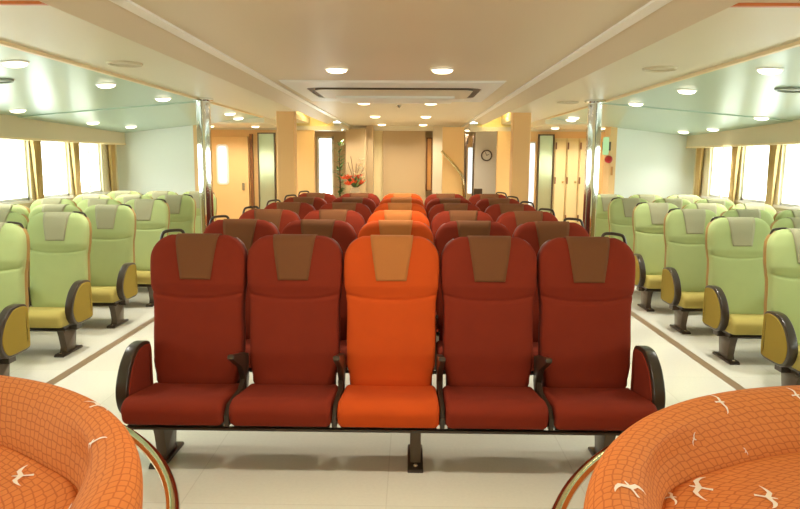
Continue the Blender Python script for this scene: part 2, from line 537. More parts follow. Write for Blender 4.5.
# ------------------------------------------------------------------ sofas
PROF = smoothcurve([(1.205, .10), (1.245, .30), (1.268, .48), (1.266, .565), (1.235, .612), (1.185, .618), (1.125, .588), (1.078, .530), (1.045, .465), (1.03, .38)], 6, False)
SEATP = smoothcurve([(1.045, .30), (1.045, .424), (.95, .438), (.80, .444), (.66, .440), (.575, .426), (.545, .40), (.545, .33), (.56, .29)], 5, False)
def plen(p):
    l = [0]
    for a, b in zip(p, p[1:]): l.append(l[-1] + (Vector(a) - Vector(b)).length)
    return l
def make_sofa(loc, a0, a1, label, gulls_back, gulls_seat):
    bump = (33, .055, 11) if loc[0] < 0 else (141, .055, 14)
    root = empty('curved_sofa', label, 'sofa', loc)
    def sweep(prof, name, R, gulls):
        L = plen(prof); mb = MB(); n = 120
        rs, uvs = [], []
        for i in range(n + 1):
            # round the two ends off: the section shrinks there
            t = i / n; a = a0 + (a1 - a0) * t
            e = min(i, n - i); sc = 1.0
            if e < 6: sc = math.sqrt(1 - ((6 - e) / 6.3) ** 2)
            mid = sum(p[0] for p in prof) / len(prof)
            ring = []
            for p, l in zip(prof, L):
                r = mid + (p[0] - mid) * sc
                if p[0] < 1.13:
                    bb = math.exp(-((math.degrees(a) - bump[0]) / bump[2]) ** 2) * bump[1]
                    r += bb * min(1, (1.13 - p[0]) / .06) * (1 if name == 'backrest' else max(0, (p[0] - .7) / .345))
                z = .10 + (p[1] - .10) * (0.72 + .28 * sc)
                ring.append((r * math.cos(a), r * math.sin(a), z)); uvs.append((a * R, l))
            rs.append(ring)
        mb.rings(rs, cap=True, closed=False, uvs=uvs)
        # close the underside
        def surf(u, v):
            a = u / R; k = 0
            while k < len(L) - 2 and L[k + 1] < v: k += 1
            f = (v - L[k]) / max(1e-6, L[k + 1] - L[k])
            p = Vector(prof[k]).lerp(Vector(prof[k + 1]), f)
            d = Vector(prof[k + 1]) - Vector(prof[k]); d.normalize()
            nr = Vector((-d.y, d.x))
            if name == 'backrest': nr = -nr if nr.dot(Vector(prof[k]) - Vector((1.14, .40))) < 0 else nr
            else: nr = -nr if nr.dot(Vector(prof[k]) - Vector((.8, .38))) < 0 else nr
            p = p + nr * .003
            if p.x < 1.13:
                bb = math.exp(-((math.degrees(a) - bump[0]) / bump[2]) ** 2) * bump[1]
                p.x += bb * min(1, (1.13 - p.x) / .06) * (1 if name == 'backrest' else max(0, (p.x - .7) / .345))
            return (p.x * math.cos(a), p.x * math.sin(a), p.y)
        Pi = _M.transposed()
        def pix(p):
            q = Pi @ (Vector(p) + Vector(loc) - Vector((CX, 0, CZ)))
            return (400 - FPX * q.x / q.z, 254.5 + FPX * q.y / q.z, -q.z)
        for (gx, gy, Lpx, rot) in gulls:
            best = None
            for ia in range(181):
                a = a0 + (a1 - a0) * ia / 180
                for iv in range(4, 60):
                    v = L[-1] * iv / 60; q = pix(surf(a * R, v))
                    if q[2] < .3: continue
                    dd = math.hypot(q[0] - gx, q[1] - gy) + q[2] * 2
                    if best is None or dd < best[0]: best = (dd, a * R, v)
            _, cu, cv = best; e = .004
            c0, cu1, cv1 = pix(surf(cu, cv)), pix(surf(cu + e, cv)), pix(surf(cu, cv + e))
            a11, a21, a12, a22 = (cu1[0] - c0[0]) / e, (cu1[1] - c0[1]) / e, (cv1[0] - c0[0]) / e, (cv1[1] - c0[1]) / e
            det = a11 * a22 - a12 * a21
            dx, dy = math.cos(math.radians(rot)), -math.sin(math.radians(rot))
            wx, wy = (a22 * dx - a12 * dy) / det, (-a21 * dx + a11 * dy) / det
            lw = math.hypot(wx, wy); Lg = min(.16, Lpx * lw); wx /= lw; wy /= lw
            def tr(q): return surf(cu + (q[0] * wx - q[1] * wy) * Lg, max(.001, cv + (q[0] * wy + q[1] * wx) * Lg))
            wing = [(-.5, -.10, .01), (-.43, -.04, .045), (-.33, .02, .07), (-.22, .06, .085), (-.11, .03, .09), (0, .0, .10), (.11, .03, .09), (.22, .07, .085), (.33, .05, .07), (.43, .01, .045), (.5, -.05, .01)]
            vs, fs = [], []
            for k_, (u_, v_, w_) in enumerate(wing):
                vs += [tr((u_, v_ + w_ / 2)), tr((u_, v_ - w_ / 2))]
                if k_: fs.append((2 * k_ - 2, 2 * k_ - 1, 2 * k_ + 1, 2 * k_))
            mb.add(vs, fs, 1)
            body = [(.16, .02), (.10, .06), (.0, .07), (-.12, .06), (-.22, .09)]
            vs, fs = [], []
            for k_, (v_, w_) in enumerate(body):
                vs += [tr((-w_ / 2, v_)), tr((w_ / 2, v_))]
                if k_: fs.append((2 * k_ - 2, 2 * k_ - 1, 2 * k_ + 1, 2 * k_))
            mb.add(vs, fs, 1)
        return mb.build(name, [M['scallop'], M['gull']], root, 70)
    sweep(PROF, 'backrest', 1.2, gulls_back)
    sweep(SEATP, 'seat_cushion', .9, gulls_seat)
    mb = MB(); n = 80; rs = []
    for i in range(n + 1):
        a = a0 + .05 + (a1 - a0 - .1) * i / n
        rs.append([(r * math.cos(a), r * math.sin(a), z) for r, z in ((.60, 0), (1.18, 0), (1.22, .14), (1.05, .32), (.58, .32), (.58, .12))])
    mb.rings(rs); mb.build('plinth', M['wood_dark'], root, 30)
    rail = MB(); pts = [(1.352 * math.cos(a), 1.352 * math.sin(a), .45) for a in [a0 + .15 + (a1 - a0 - .3) * i / 90 for i in range(91)]]
    rail.tube(pts, .021, 14)
    ro = rail.build('guard_rail', M['brass'], root, True)
    for i in range(4):
        a = a0 + .2 + (a1 - a0 - .4) * (0, .42, .62, 1)[i] if i else a0 + .2
        b = MB(); c, s_ = math.cos(a), math.sin(a)
        b.tube([(1.352 * c, 1.352 * s_, .44), (1.352 * c, 1.352 * s_, .0)], .016, 10)
        b.tube([(1.352 * c, 1.352 * s_, .40), (1.255 * c, 1.255 * s_, .40)], .012, 8)
        b.lathe([(.045, 0), (.045, .008), (.02, .014)], 16, (1.352 * c, 1.352 * s_, 0))
        b.build('rail_post', M['brass'], ro, 40)
    return root
# gulls: angle, distance along the profile from the outer bottom edge, span, turn
make_sofa((-1.885, 1.39, 0), math.radians(-28), math.radians(215), 'orange curved sofa with white gulls in the left foreground, brass rail behind it',
          [(26, 438, 34, -65), (93, 442, 36, 28), (133, 492, 32, -50), (52, 446, 22, 95), (98, 404, 24, -25), (58, 505, 24, 10)],
          [(21, 474, 32, 62)])
make_sofa((1.795, 1.345, 0), math.radians(-35), math.radians(208), 'orange curved sofa with white gulls in the right foreground, brass rail at its left',
          [(633, 488, 40, -8), (664, 447, 36, -52), (720, 401, 28, -50), (797, 396, 24, -50), (692, 440, 14, 80), (746, 451, 10, -60)],
          [(699, 486, 34, 85), (767, 496, 38, -65), (671, 497, 16, -60)])

# ---------------------------------------------------------- room: floor etc
YB, YE = -3.0, 13.3
XW = 4.05
f = MB(); f.box(-4.3, 4.3, YB - .2, YE + .2, -.1, 0); struct('floor', f, M['floor'])
for i, s in enumerate((-1, 1)):
    t = MB(); x = s * 2.305; t.box(x - .035, x + .035, YB + .2, 9.6, 0.0, .0015); struct(f'trim_{i+1}', t, M['stripe'])

def interp_lin(tab, x):
    for (a, b), (c, d) in zip(tab, tab[1:]):
        if x <= c: return b + (d - b) * (x - a) / (c - a)
    return tab[-1][1]
def zo(x, y):
    a = ZS + (x - XC - .02) / (XW + .1 - XC - .02) * (1.895 - ZS) - .012
    b = interp_lin([(XC, ZS - .004), (2.3, 2.045), (2.95, 1.955), (XW + .1, 1.82)], x)
    return a + (b - a) * max(0, min(1, (y - 6.8) / 2.55))
# ceiling section pieces
ZM, ZS = 2.13, 2.08
XA, XB_, XC = 1.055, 1.275, 1.965
c = MB(); c.box(-XA, XA, YB, 12.8, ZM, ZM + .06); struct('ceiling', c, M['ceil_mid'])
for i, s in enumerate((-1, 1)):
    def P(x, y, z): return (s * x, y, z)
    # white strip along the edge of the middle panel
    t = MB()
    t.rings([[P(XA - .012, y, ZM + .02), P(XA - .012, y, ZM - .012), P(XA + .045, y, ZM - .016), P(XA + .045, y, ZM + .02)] for y in (YB, 12.8)])
    struct(f'trim_{3+i}', t, M['trim_white'])
    # sloping tan band
    t = MB(); t.rings([[P(XA + .04, y, ZM + .05), P(XA + .04, y, ZM - .004), P(XB_, y, ZS - .012), P(XB_ , y, ZM + .25)] for y in (YB, 11.0)])
    struct('ceiling_band_' + ('left', 'right')[i], t, M['ceil_mid'])
    # flat cream soffit
    t = MB(); t.box(min(s * XB_, s * XC), max(s * XB_, s * XC), 2.62, 8.3, ZS, ZS + .08); t.box(min(s * 1.57, s * XC), max(s * 1.57, s * XC), 8.3, 11.0, ZS, ZS + .08)
    struct('ceiling_soffit_' + ('left', 'right')[i], t, M['ceil_soffit'])
    t = MB(); t.box(min(s * XB_, s * XC), max(s * XB_, s * XC), YB, 2.60, ZS + .008, ZS + .1)
    struct('ceiling_front_soffit_' + ('left', 'right')[i], t, M['ceil_mid'])
    t = MB(); t.box(min(s * XB_, s * XC), max(s * XB_, s * XC), 2.597, 2.622, ZS - .003, ZS + .1)
    struct(f'trim_{5+i}', t, M['trim_orange'])
    t = MB(); t.box(min(s * XC, s * (XC + .03)), max(s * XC, s * (XC + .03)), YB, 9.35, ZS - .018, ZS + .06)
    struct(f'trim_{7+i}', t, M['trim_cream'])
    # outer glossy ceiling, sloping outboard
    t = MB()
    t.rings([[P(XC + .02, y, ZS), P(XW + .1, y, 1.895), P(XW + .1, y, 1.96), P(XC + .02, y, ZS + .06)] for y in (YB, 6.8)])
    t.rings([[P(XC + .02, y, zo(XC + .02, y)), P(2.3, y, zo(2.3, y)), P(2.95, y, zo(2.95, y)), P(XW + .1, y, zo(XW + .1, y)), P(XW + .1, y, 1.97), P(XC + .02, y, ZS + .06)] for y in (6.8, 9.45)])
    struct('ceiling_outer_' + ('left', 'right')[i], t, M['ceil_out'])
    # lobby ceiling beyond the bulkhead
    t = MB(); t.box(min(s * 1.6, s * 3.8), max(s * 1.6, s * 3.8), 8.3, 11.1, 2.06, 2.12) if False else None
    t = MB(); t.box(min(s * XC, s * 3.8), max(s * XC, s * 3.8), 9.40, 11.1, 2.00, 2.08); struct('ceiling_lobby_' + ('left', 'right')[i], t, M['ceil_soffit'])
    # lit cove recess
    t = MB(); t.box(min(s * 1.2, s * 1.65), max(s * 1.2, s * 1.65), 8.25, 11.1, 2.34, 2.40)
    t.box(min(s * 1.58, s * 1.65), max(s * 1.58, s * 1.65), 8.3, 11.1, 2.165, 2.34)
    t.box(min(s * 1.2, s * 1.65), max(s * 1.2, s * 1.65), 8.25, 8.3, 2.165, 2.34)
    struct('ceiling_cove_' + ('left', 'right')[i], t, M['cove'])
    # header over the lobby openings
    t = MB(); t.box(min(s * 1.06, s * 3.8), max(s * 1.06, s * 3.8), 11.0, 11.15, 1.965, 2.035)
    struct(f'trim_{9+i}', t, M['ceil_soffit'])
    t = MB(); t.box(min(s * 1.2, s * 3.8), max(s * 1.2, s * 3.8), 11.15, 11.2, 2.0, 2.4); struct('wall_cove_' + ('left', 'right')[i], t, M['cove'])
    t = MB(); t.box(min(s * 1.06, s * 3.8), max(s * 1.06, s * 3.8), 11.2, 13.3, 2.035, 2.1); struct('ceiling_rear_' + ('left', 'right')[i], t, M['ceil_soffit'])
# lintel at the far end
t = MB(); t.box(-1.1, 1.1, 12.75, 12.9, 2.045, 2.2); struct('trim_11', t, M['ceil_soffit'])
t = MB(); t.box(-1.1, 1.1, 12.85, 13.3, 2.06, 2.12); struct('ceiling_far', t, M['ceil_mid'])

# side walls with window openings
PIERS = [7.255 + .85 * k for k in range(-12, 3)]
PW = .075
Z0, Z1 = 1.04, 1.70
for i, s in enumerate((-1, 1)):
    nm = ('left', 'right')[i]
    def bx(mb, x0, x1, *a): mb.box(min(s * x0, s * x1), max(s * x0, s * x1), *a)
    w = MB()
    bx(w, XW, XW + .12, YB, 9.45, 0, Z0); bx(w, XW, XW + .12, YB, 9.45, Z1, 2.05)
    for y in PIERS: bx(w, XW, XW + .12, y - PW, y + PW, Z0, Z1)
    bx(w, XW, XW + .12, PIERS[-1] + PW, 9.45, Z0, Z1); bx(w, XW, XW + .12, YB, PIERS[0] - PW, Z0, Z1)
    struct(f'wall_{nm}', w, M['wall_cream'])
    p = MB(); bx(p, XW - .13, XW, YB, 9.35, 1.70, 1.95); po = struct(f'trim_{12+i}', p, M['pelmet'])
    p = MB(); bx(p, XW - .135, XW, YB, 9.35, 1.678, 1.70); struct(f'trim_{14+i}', p, M['trim_orange' if False else 'trim_cream'])
    p = MB(); bx(p, XW - .01, XW + .03, YB, 9.35, Z0 - .03, Z0); struct(f'trim_{16+i}', p, M['trim_white'])
    p = MB(); bx(p, XW - .015, XW, YB, 9.35, 0, .09); struct(f'baseboard_{nm}', p, M['stripe'])
    for k, (y0, y1) in enumerate(zip(PIERS, PIERS[1:])):
        a, b = y0 + PW, y1 - PW
        fr = MB()
        for q in ((a, a + .025, Z0, Z1), (b - .025, b, Z0, Z1), (a, b, Z0, Z0 + .025), (a, b, Z1 - .025, Z1)): bx(fr, XW + .03, XW + .07, *q)
        if k == len(PIERS) - 2: bx(fr, XW + .0, XW + .08, (a + b) / 2 - .016, (a + b) / 2 + .016, Z0, Z1)
        fo = struct(f'window_{i*14+k+1}', fr, M['white'])
        g = MB(); bx(g, XW + .045, XW + .05, a, b, Z0, Z1); g.build('pane', M['glass'], fo)
    # bulkhead
    w = MB(); bx(w, 2.95, XW + .12, 9.35, 9.45, 0, 2.05); struct(f'wall_bulkhead_{nm}', w, M['wall_cool'])
    w = MB(); bx(w, 2.86, 2.95, 9.33, 9.60, 0, 2.05); struct(f'trim_{18+i}', w, M['wall_orange'])
    w = MB(); bx(w, 3.75, 3.85, 9.45, 13.3, 0, 2.2); struct(f'wall_lobby_{nm}', w, M['wall_orange'])
    # pillar near the last centre row
    w = MB(); bx(w, 1.355, 1.575, 8.3, 8.5, 0, ZS + .02); bevel(struct(f'pillar_{nm}', w, M['pillar']), .012)
w = MB(); w.box(-4.2, 4.2, YB - .1, YB, 0, 2.5); struct('wall_near', w, M['wall_cream'])
# back-stop above the ceilings so no daylight leaks in
w = MB(); w.box(-4.2, 4.2, YB - .1, YE + .1, 2.45, 2.5); struct('ceiling_deck', w, M['wall_cream'])

# ---------------------------------------------------------------- curtains
def curtain_mesh(s, flare):
    mb = MB(); nz, ny = 14, 26; rs = []
    for i in range(nz + 1):
        t = i / nz; z = .985 + (1.69 - .985) * t
        hw = .062 + .030 * t + .01 * math.sin(t * 5)
        sh = flare * .05 * (1 - t)
        front, backp = [], []
        for j in range(ny + 1):
            u = -1 + 2 * j / ny
            y = sh + hw * u
            d = .018 * math.sin(u * 9 + 2.2 * t) * (.6 + .4 * t) + .008 * math.sin(u * 21)
            front.append((s * (XW - .045 + d), y, z)); backp.append((s * (XW - .038 + d), y, z))
        rs.append(front + backp[::-1])
    mb.rings(rs); return mb
for i, s in enumerate((-1, 1)):
    nm = ('left', 'right')[i]
    proto = None
    order = [y for y in PIERS if y > 3.9][::-1]
    for k, y in enumerate(order):
        if proto is None:
            o = curtain_mesh(s, 0.4).build('curtain', M['curtain'], None, 60); proto = o
        else:
            o = proto.copy(); COL.objects.link(o)
        o.location = (0, y if k else 9.10, 0)
        lab = f'gold gathered curtain against the white bulkhead at the {nm} windows' if k == 0 else f'gold gathered curtain hanging between {nm} windows, {ORD[k] if k<6 else "seventh"} from the far bulkhead'
        tag(o, lab, 'curtain', f'gold curtains along the {nm} windows')
        # the light lining is drawn back beside it
        l = MB(); nz, ny = 10, 8; rs = []
        for a in range(nz + 1):
            t = a / nz; z = .985 + .705 * t; rs.append([(s * (XW - .03 + .008 * math.sin(q * 2.2 + t)), -.075 - .05 * q / ny - .02 * t - .02 * math.sin(3 * t), z) for q in range(ny + 1)])
        lo = l.build('lining', M['curtain_in'], o, 60); so = lo.modifiers.new('solidify', 'SOLIDIFY'); so.thickness = .004

# ------------------------------------------------------------- downlights
def zceil(p):
    x = abs(p.x)
    if x < XA: return ZM
    if x < XB_: return ZM - .004 + (x - XA) / (XB_ - XA) * (ZS - ZM)
    if x < XC: return ZS
    if p.y < 6.8: return ZS + (x - XC - .02) / (XW + .1 - XC - .02) * (1.895 - ZS)
    if p.y < 9.45: return zo(x, p.y)
    return 2.0
def interp_lin(tab, x):
    for (a, b), (c, d) in zip(tab, tab[1:]):
        if x <= c: return b + (d - b) * (x - a) / (c - a)
    return tab[-1][1]
def on_ceiling(px, py):
    d = ray(px, py); t = .5
    while t < 16:
        p = Vector((CX, 0, CZ)) + d * t
        if p.z >= zceil(p): return p
        t += .004
    return p
def slope(p):
    e = .02; a = zceil(Vector((p.x - e, p.y, 0))); b = zceil(Vector((p.x + e, p.y, 0)))
    return math.atan2(b - a, 2 * e)
dl_cache = {}
def downlight(p, label, group, warm, watts, r=.074, rot=0):
    key = (warm, r)
    if key not in dl_cache:
        o = empty('downlight', None, None)
        m = MB(); n = 28
        prof = [(r * 1.14, .012), (r * 1.14, -.004), (r * 1.05, -.009), (r, -.006), (r, .012)]
        rs = [[(q * math.cos(2 * PI * k / n), q * math.sin(2 * PI * k / n), z) for k in range(n)] for q, z in prof]
        m.rings(rs, cap=False); m.build('trim_ring', M['trim_white'], o, 40)
        m = MB(); m.lathe([(r * .97, .004), (r * .97, -.012), (r * .88, -.021), (r * .6, -.028), (r * .2, -.031)], 28); m.build('lens', M['lens_warm' if warm else 'lens_cool'], o, 40)
        dl_cache[key] = o
    else: o = copy_tree(dl_cache[key])
    o.location = p; o.rotation_euler = (0, -rot, 0)
    tag(o, label, 'ceiling light', group)
    L = bpy.data.lights.new('downlight_lamp', 'AREA'); L.shape = 'DISK'; L.size = .13; L.energy = watts
    L.color = (1, .89, .73) if warm else (1, .97, .90)
    L.spread = math.radians(150 if warm else 112)
    lo = bpy.data.objects.new('downlight_lamp', L); COL.objects.link(lo)
    lo.location = Vector(p) + Vector((0, 0, -.05)); lo.rotation_euler = (0, -rot, 0)
    return o
WC, WO = 12, 8
NP = ['nearest', 'second', 'third', 'farthest']
for k, ((ax, ay), (bx_, by_)) in enumerate([((332, 68), (440, 68)), ((361, 102), (428, 102)), ((373, 116), (424, 116)), ((380, 124), (422, 124))]):
    for (q, sd) in (((ax, ay), 'left'), ((bx_, by_), 'right')):
        p = at_z(q[0], q[1], ZM); p.y = [4.78, 7.5, 9.85, 12.1][k]; p.z = ZM
        p.x = (-.06 if sd == 'left' else -.06) + (-.372 if sd == 'left' else .372)
        downlight(p, f'round warm downlight, {sd} one of the {NP[k]} pair on the central ceiling', 'downlights on the central ceiling', True, WC)
for y in (2.3, -.2, -2.2):
    for sd, x in (('left', -.43), ('right', .31)):
        L = bpy.data.lights.new('near_lamp', 'AREA'); L.shape = 'DISK'; L.size = .13; L.energy = WC * .68; L.color = (1, .89, .73); L.spread = math.radians(150)
        lo = bpy.data.objects.new('near_lamp', L); COL.objects.link(lo); lo.location = (x, y, ZM - .03)
outer = [((15, 62), 'left', 'nearest in view'), ((106, 84), 'left', 'second in the line beside the soffit'), ((163, 98), 'left', 'third in the line beside the soffit'),
         ((0, 111), 'left', 'cut by the photo edge near the windows'), ((93, 122), 'left', 'above the window curtains'), ((131, 126), 'left', 'just in front of the white bulkhead'),
         ((230, 113), 'left', 'just behind the chrome column'), ((253, 119), 'left', 'near the lobby, behind the chrome column'),
         ((770, 69), 'right', 'nearest in view'), ((687, 90), 'right', 'second in the line beside the soffit'), ((636, 103), 'right', 'third in the line beside the soffit'),
         ((793, 120), 'right', 'near the windows at the photo edge'), ((704, 130), 'right', 'above the window curtains'), ((672, 133), 'right', 'just in front of the white bulkhead'),
         ((574, 117), 'right', 'just behind the chrome column'), ((555, 121), 'right', 'near the lobby, behind the chrome column')]
for (q, sd, tx) in outer:
    p = on_ceiling(*q)
    if 'bulkhead' in tx or 'curtains' in tx: p.y = min(p.y, 8.15 if 'curtains' in tx else 8.8); p.z = zceil(p)
    if 'photo edge' in tx: p.x = max(-3.6, min(3.6, p.x)); p.z = zceil(p)
    if 'near the lobby' in tx: p = Vector((math.copysign(2.25, p.x), 9.1, 0)); p.z = zceil(p)
    downlight(p, f'round downlight on the {sd} side ceiling, {tx}', f'downlights on the {sd} side ceiling', False, WO * (.5 if 'bulkhead' in tx else 1), .067, slope(p))
for q, sd in (((339, 133), 'left'), ((467, 133), 'right')):
    p = at_z(q[0], q[1], 2.03); p.y = 11.9; p.z = 2.03; p.x = (q[0] - 410) / 660 * 11.7 + CX
    downlight(p, f'small downlight over the {sd} side of the rear lobby', 'rear lobby downlights', True, 9, .06)
for s in (-1, 1):
    for x, y in ((2.3, 10.3), (3.0, 10.3)):
        sd = 'left' if s < 0 else 'right'
        downlight(Vector((s * x, y, 2.0)), f'downlight over the {sd} lobby doors, {"inner" if x < 2.5 else "outer"} one', 'lobby downlights', True, 9, .06)
# cove lamps: a warm tube inside each recess
for s, sd in ((-1, 'left'), (1, 'right')):
    m = MB(); m.tube([(s * 1.30, 10.35, 2.31), (s * 1.56, 10.35, 2.31)], .015, 10)
    o = tag(m.build('cove_tube_lamp', emit('cove_tube_glow_' + sd, (255, 232, 165), 150), None, True), f'warm tube lamp hidden in the {sd} ceiling cove by the pillar', 'lamp', 'cove lamps')

# ----------------------------------------------- fittings on the ceilings
def disc_fit(name, p, r, m, label, cat, group, rot=0, dark=False):
    o = empty(name, label, cat, p, 0, group); o.rotation_euler = (0, -rot, 0)
    mb = MB(); n = 28
    rs = [[(q * math.cos(2 * PI * k / n), q * math.sin(2 * PI * k / n), z) for k in range(n)] for q, z in [(r, .01), (r, -.008), (r * .93, -.014), (r * .84, -.010), (r * .84, .01)]]
    mb.rings(rs, cap=False); mb.build('rim', m, o, 40)
    mb = MB(); mb.lathe([(r * .84, .004), (r * .84, -.002), (r * .5, -.006), (r * .1, -.008)], 24); mb.build('grille', M['grille'] if not dark else m, o, 40)
    return o
disc_fit('ceiling_speaker', at_z(125, 63, ZS), .105, M['grille'], 'round ceiling speaker on the left cream soffit', 'speaker', 'soffit speakers')
disc_fit('ceiling_speaker', at_z(660, 68, ZS), .105, M['grille'], 'round ceiling speaker on the right cream soffit, nearer one', 'speaker', 'soffit speakers')
disc_fit('ceiling_speaker', at_z(568, 102, ZS), .105, M['grille'], 'round ceiling speaker on the right cream soffit near the chrome column', 'speaker', 'soffit speakers')
p = on_ceiling(0, 80); disc_fit('air_vent', p, .085, M['grille_dark'], 'grey round air vent on the left side ceiling at the photo edge', 'vent', 'side ceiling vents', slope(p), True)
p = on_ceiling(792, 89); disc_fit('air_vent', p, .11, M['grille_dark'], 'grey round air vent on the right side ceiling at the photo edge', 'vent', 'side ceiling vents', slope(p), True)
p = Vector((-.05, 7.9, ZM)); o = MB(); o.lathe([(.03, 0.01), (.03, -.006), (.012, -.03)], 14, p); tag(o.build('ceiling_sprinkler', M['steel'], None, 40), 'small sprinkler head on the central ceiling between downlights', 'sprinkler')
# square air-conditioning cassette
cr = empty('ceiling_cassette', 'large square white ceiling air cassette above the central seats', 'air conditioner', (-.06, 6.36, ZM))
def rrect(hx, hy, r, n=8):
    pts = []
    for cx, cy, a0 in ((hx - r, hy - r, 0), (-hx + r, hy - r, PI / 2), (-hx + r, -hy + r, PI), (hx - r, -hy + r, 3 * PI / 2)):
        for k in range(n + 1):
            a = a0 + PI / 2 * k / n; pts.append((cx + r * math.cos(a), cy + r * math.sin(a)))
    return pts
def ringplate(hx1, hy1, r1, hx2, hy2, r2, z0, z1):
    mb = MB(); A = rrect(hx1, hy1, r1); B = rrect(hx2, hy2, r2)
    mb.rings([[(x, y, z1) for x, y in A], [(x, y, z0) for x, y in A], [(x, y, z0) for x, y in B], [(x, y, z1) for x, y in B]], cap=False)
    return mb
mb = MB(); mb.rings([[(x, y, z) for x, y in q] for q, z in ((rrect(.925, .91, .012), .002), (rrect(.905, .89, .012), -.016), (rrect(.775, .50, .14), -.016), (rrect(.775, .50, .14), .004))], cap=False); mb.build('outer_frame', M['white'], cr)
ringplate(.775, .50, .14, .70, .425, .11, -.010, .004).build('air_slot', M['slot'], cr)
mb = MB(); mb.rings([[(x, y, z) for x, y in rrect(.705, .43, .11)] for z in (.004, -.026)], cap=False); mb.build('slot_lip', M['slot'], cr)
mb = MB(); mb.rings([[(x, y, z) for x, y in rrect(.703, .428, .11)] for z in (-.018, -.027)]); mb.build('inner_panel', M['ceil_mid'], cr)
mb = MB(); mb.box(-.57, .57, .12, .72, -.050, -.005); bevel(mb.build('intake_panel', M['white'], cr), .006)

# --------------------------------------------------------- chrome columns
for s, sd in ((-1, 'left'), (1, 'right')):
    x = -1.935 if s < 0 else 1.872
    o = empty('support_column', f'polished steel support column at the {sd} edge of the central block', 'column', (x, 6.55, 0), 0, 'polished support columns')
    mb = MB(); mb.rings([[(.068 * math.cos(2 * PI * k / 40), .068 * math.sin(2 * PI * k / 40), z) for k in range(40)] for z in (0, ZS)]); mb.build('shaft', M['chrome'], o, 50)
    mb = MB(); mb.tube([(.0, -.064, .02), (.0, -.064, ZS - .02)], .005, 8); mb.build('seam_strip', M['leg'], o, True)
    mb = MB(); mb.lathe([(.10, .0), (.10, .02), (.075, .03)], 24, (0, 0, 0)); mb.build('base_collar', M['chrome'], o, 40)
    mb = MB(); mb.lathe([(.075, ZS - .03), (.10, ZS - .02), (.10, ZS)], 24); mb.build('top_collar', M['chrome'], o, 40)

# ------------------------------------------------- right bulkhead fittings
e = empty('exit_sign', 'pale green lit exit sign box on the orange bulkhead post at right', 'sign', (2.77, 9.33, 1.70))
mb = MB(); mb.box(-.03, 0.02, -.20, -.06, -.12, .12); bevel(mb.build('light_panel', M['sign'], e), .01)
mb = MB(); mb.box(-.02, .09, -.05, .0, -.06, .06); bevel(mb.build('bracket', M['leg'], e), .004)
e = empty('alarm_bell', 'red round alarm bell on the orange bulkhead post at right', 'bell', (2.84, 9.33, 1.52))
mb = MB(); n = 24
mb.rings([[(q * math.cos(2 * PI * k / n), -d, q * math.sin(2 * PI * k / n)) for k in range(n)] for q, d in ((.052, .02), (.054, .04), (.044, .065), (.026, .08), (.012, .083))]); mb.build('gong', M['red_bell'], e, 50)
mb = MB(); mb.box(-.03, .03, -.022, 0, -.03, .03); mb.build('mount', M['black'], e)
mb = MB(); mb.box(2.885, 2.915, 9.315, 9.33, 1.30, 1.42); tag(bevel(mb.build('switch_plate', M['wood_orange'], None), .004), 'small brown switch plate on the right bulkhead post below the red bell', 'switch plate')

# --------------------------------------------------------- rear lobby
def wallbox(name, px0, px1, y0, y1, z0, z1, m, kind=True):
    a = (px0 - 410) / 660 * (y0 * .99 + 0.0) + CX; b = (px1 - 410) / 660 * (y0 * .99) + CX
    mb = MB(); mb.box(a, b, y0, y1, z0, z1)
    return struct(name, mb, M[m]) if kind else mb.build(name, M[m], None)
def XP(px, y): return (px - 410) / 660 * y * .99 + CX
# left: apricot wall with a door at y = 11
wl = MB(); wl.box(-3.75, -1.50, 11.0, 11.1, 0, 1.97); struct('wall_lobby_rear_left', wl, M['wall_orange'])
d = MB(); a, b = XP(211, 10.95), XP(247, 10.95); d.box(a, b, 10.94, 11.0, .02, 1.86); do = struct('door_1', d, M['wall_orange']); bevel(do, .006)
pn = MB(); u0, u1 = XP(217, 10.95), XP(225.5, 10.95); pn.rings([[(x + (u0 + u1) / 2, y, z + 1.40) for x, z in rrect((u1 - u0) / 2, .30, .05)] for y in (10.93, 10.945)])
lm = emit('daylit_door_pane', (245, 252, 255), 1.6)
pn.build('door_window', lm, do)
fr = MB(); A = rrect((u1 - u0) / 2 + .03, .33, .06); B = rrect((u1 - u0) / 2, .30, .05); cx = (u0 + u1) / 2
fr.rings([[(x + cx, 10.945, z + 1.40) for x, z in A], [(x + cx, 10.925, z + 1.40) for x, z in A], [(x + cx, 10.925, z + 1.40) for x, z in B], [(x + cx, 10.945, z + 1.40) for x, z in B]], cap=False)
fr.build('window_trim', M['trim_white'], do)
hd = MB(); hd.box(b - .1, b - .06, 10.90, 10.945, .98, 1.10); hd.build('door_handle', M['steel'], do)
t = MB(); a = XP(249, 10.95); t.box(a, a + .045, 10.93, 11.0, 0, 1.90); struct('trim_20', t, M['wood_dark'])
for k, (pa, pb, nm, lb) in enumerate([(258, 273, 'mirror_panel', 'tall pale green mirror panel on the left lobby wall beside the pillar'), (538, 551, 'mirror_panel', 'tall pale green mirror panel on the right lobby wall beside the cream lockers')]):
    a, b = XP(pa, 10.95), XP(pb, 10.95)
    o = empty(nm, lb, 'mirror', ((a + b) / 2, 10.97, .1), 0, 'lobby mirror panels')
    m = MB(); m.box(-(b - a) / 2, (b - a) / 2, -.02, .02, 0, 1.80); m.build('glass', M['glass_green'], o)
    m = MB()
    for q in (-(b - a) / 2 - .02, (b - a) / 2): m.box(q, q + .02, -.035, .03, 0, 1.82)
    m.box(-(b - a) / 2, (b - a) / 2, -.035, .03, 1.80, 1.82); m.build('edge_frame', M['leg'], o)
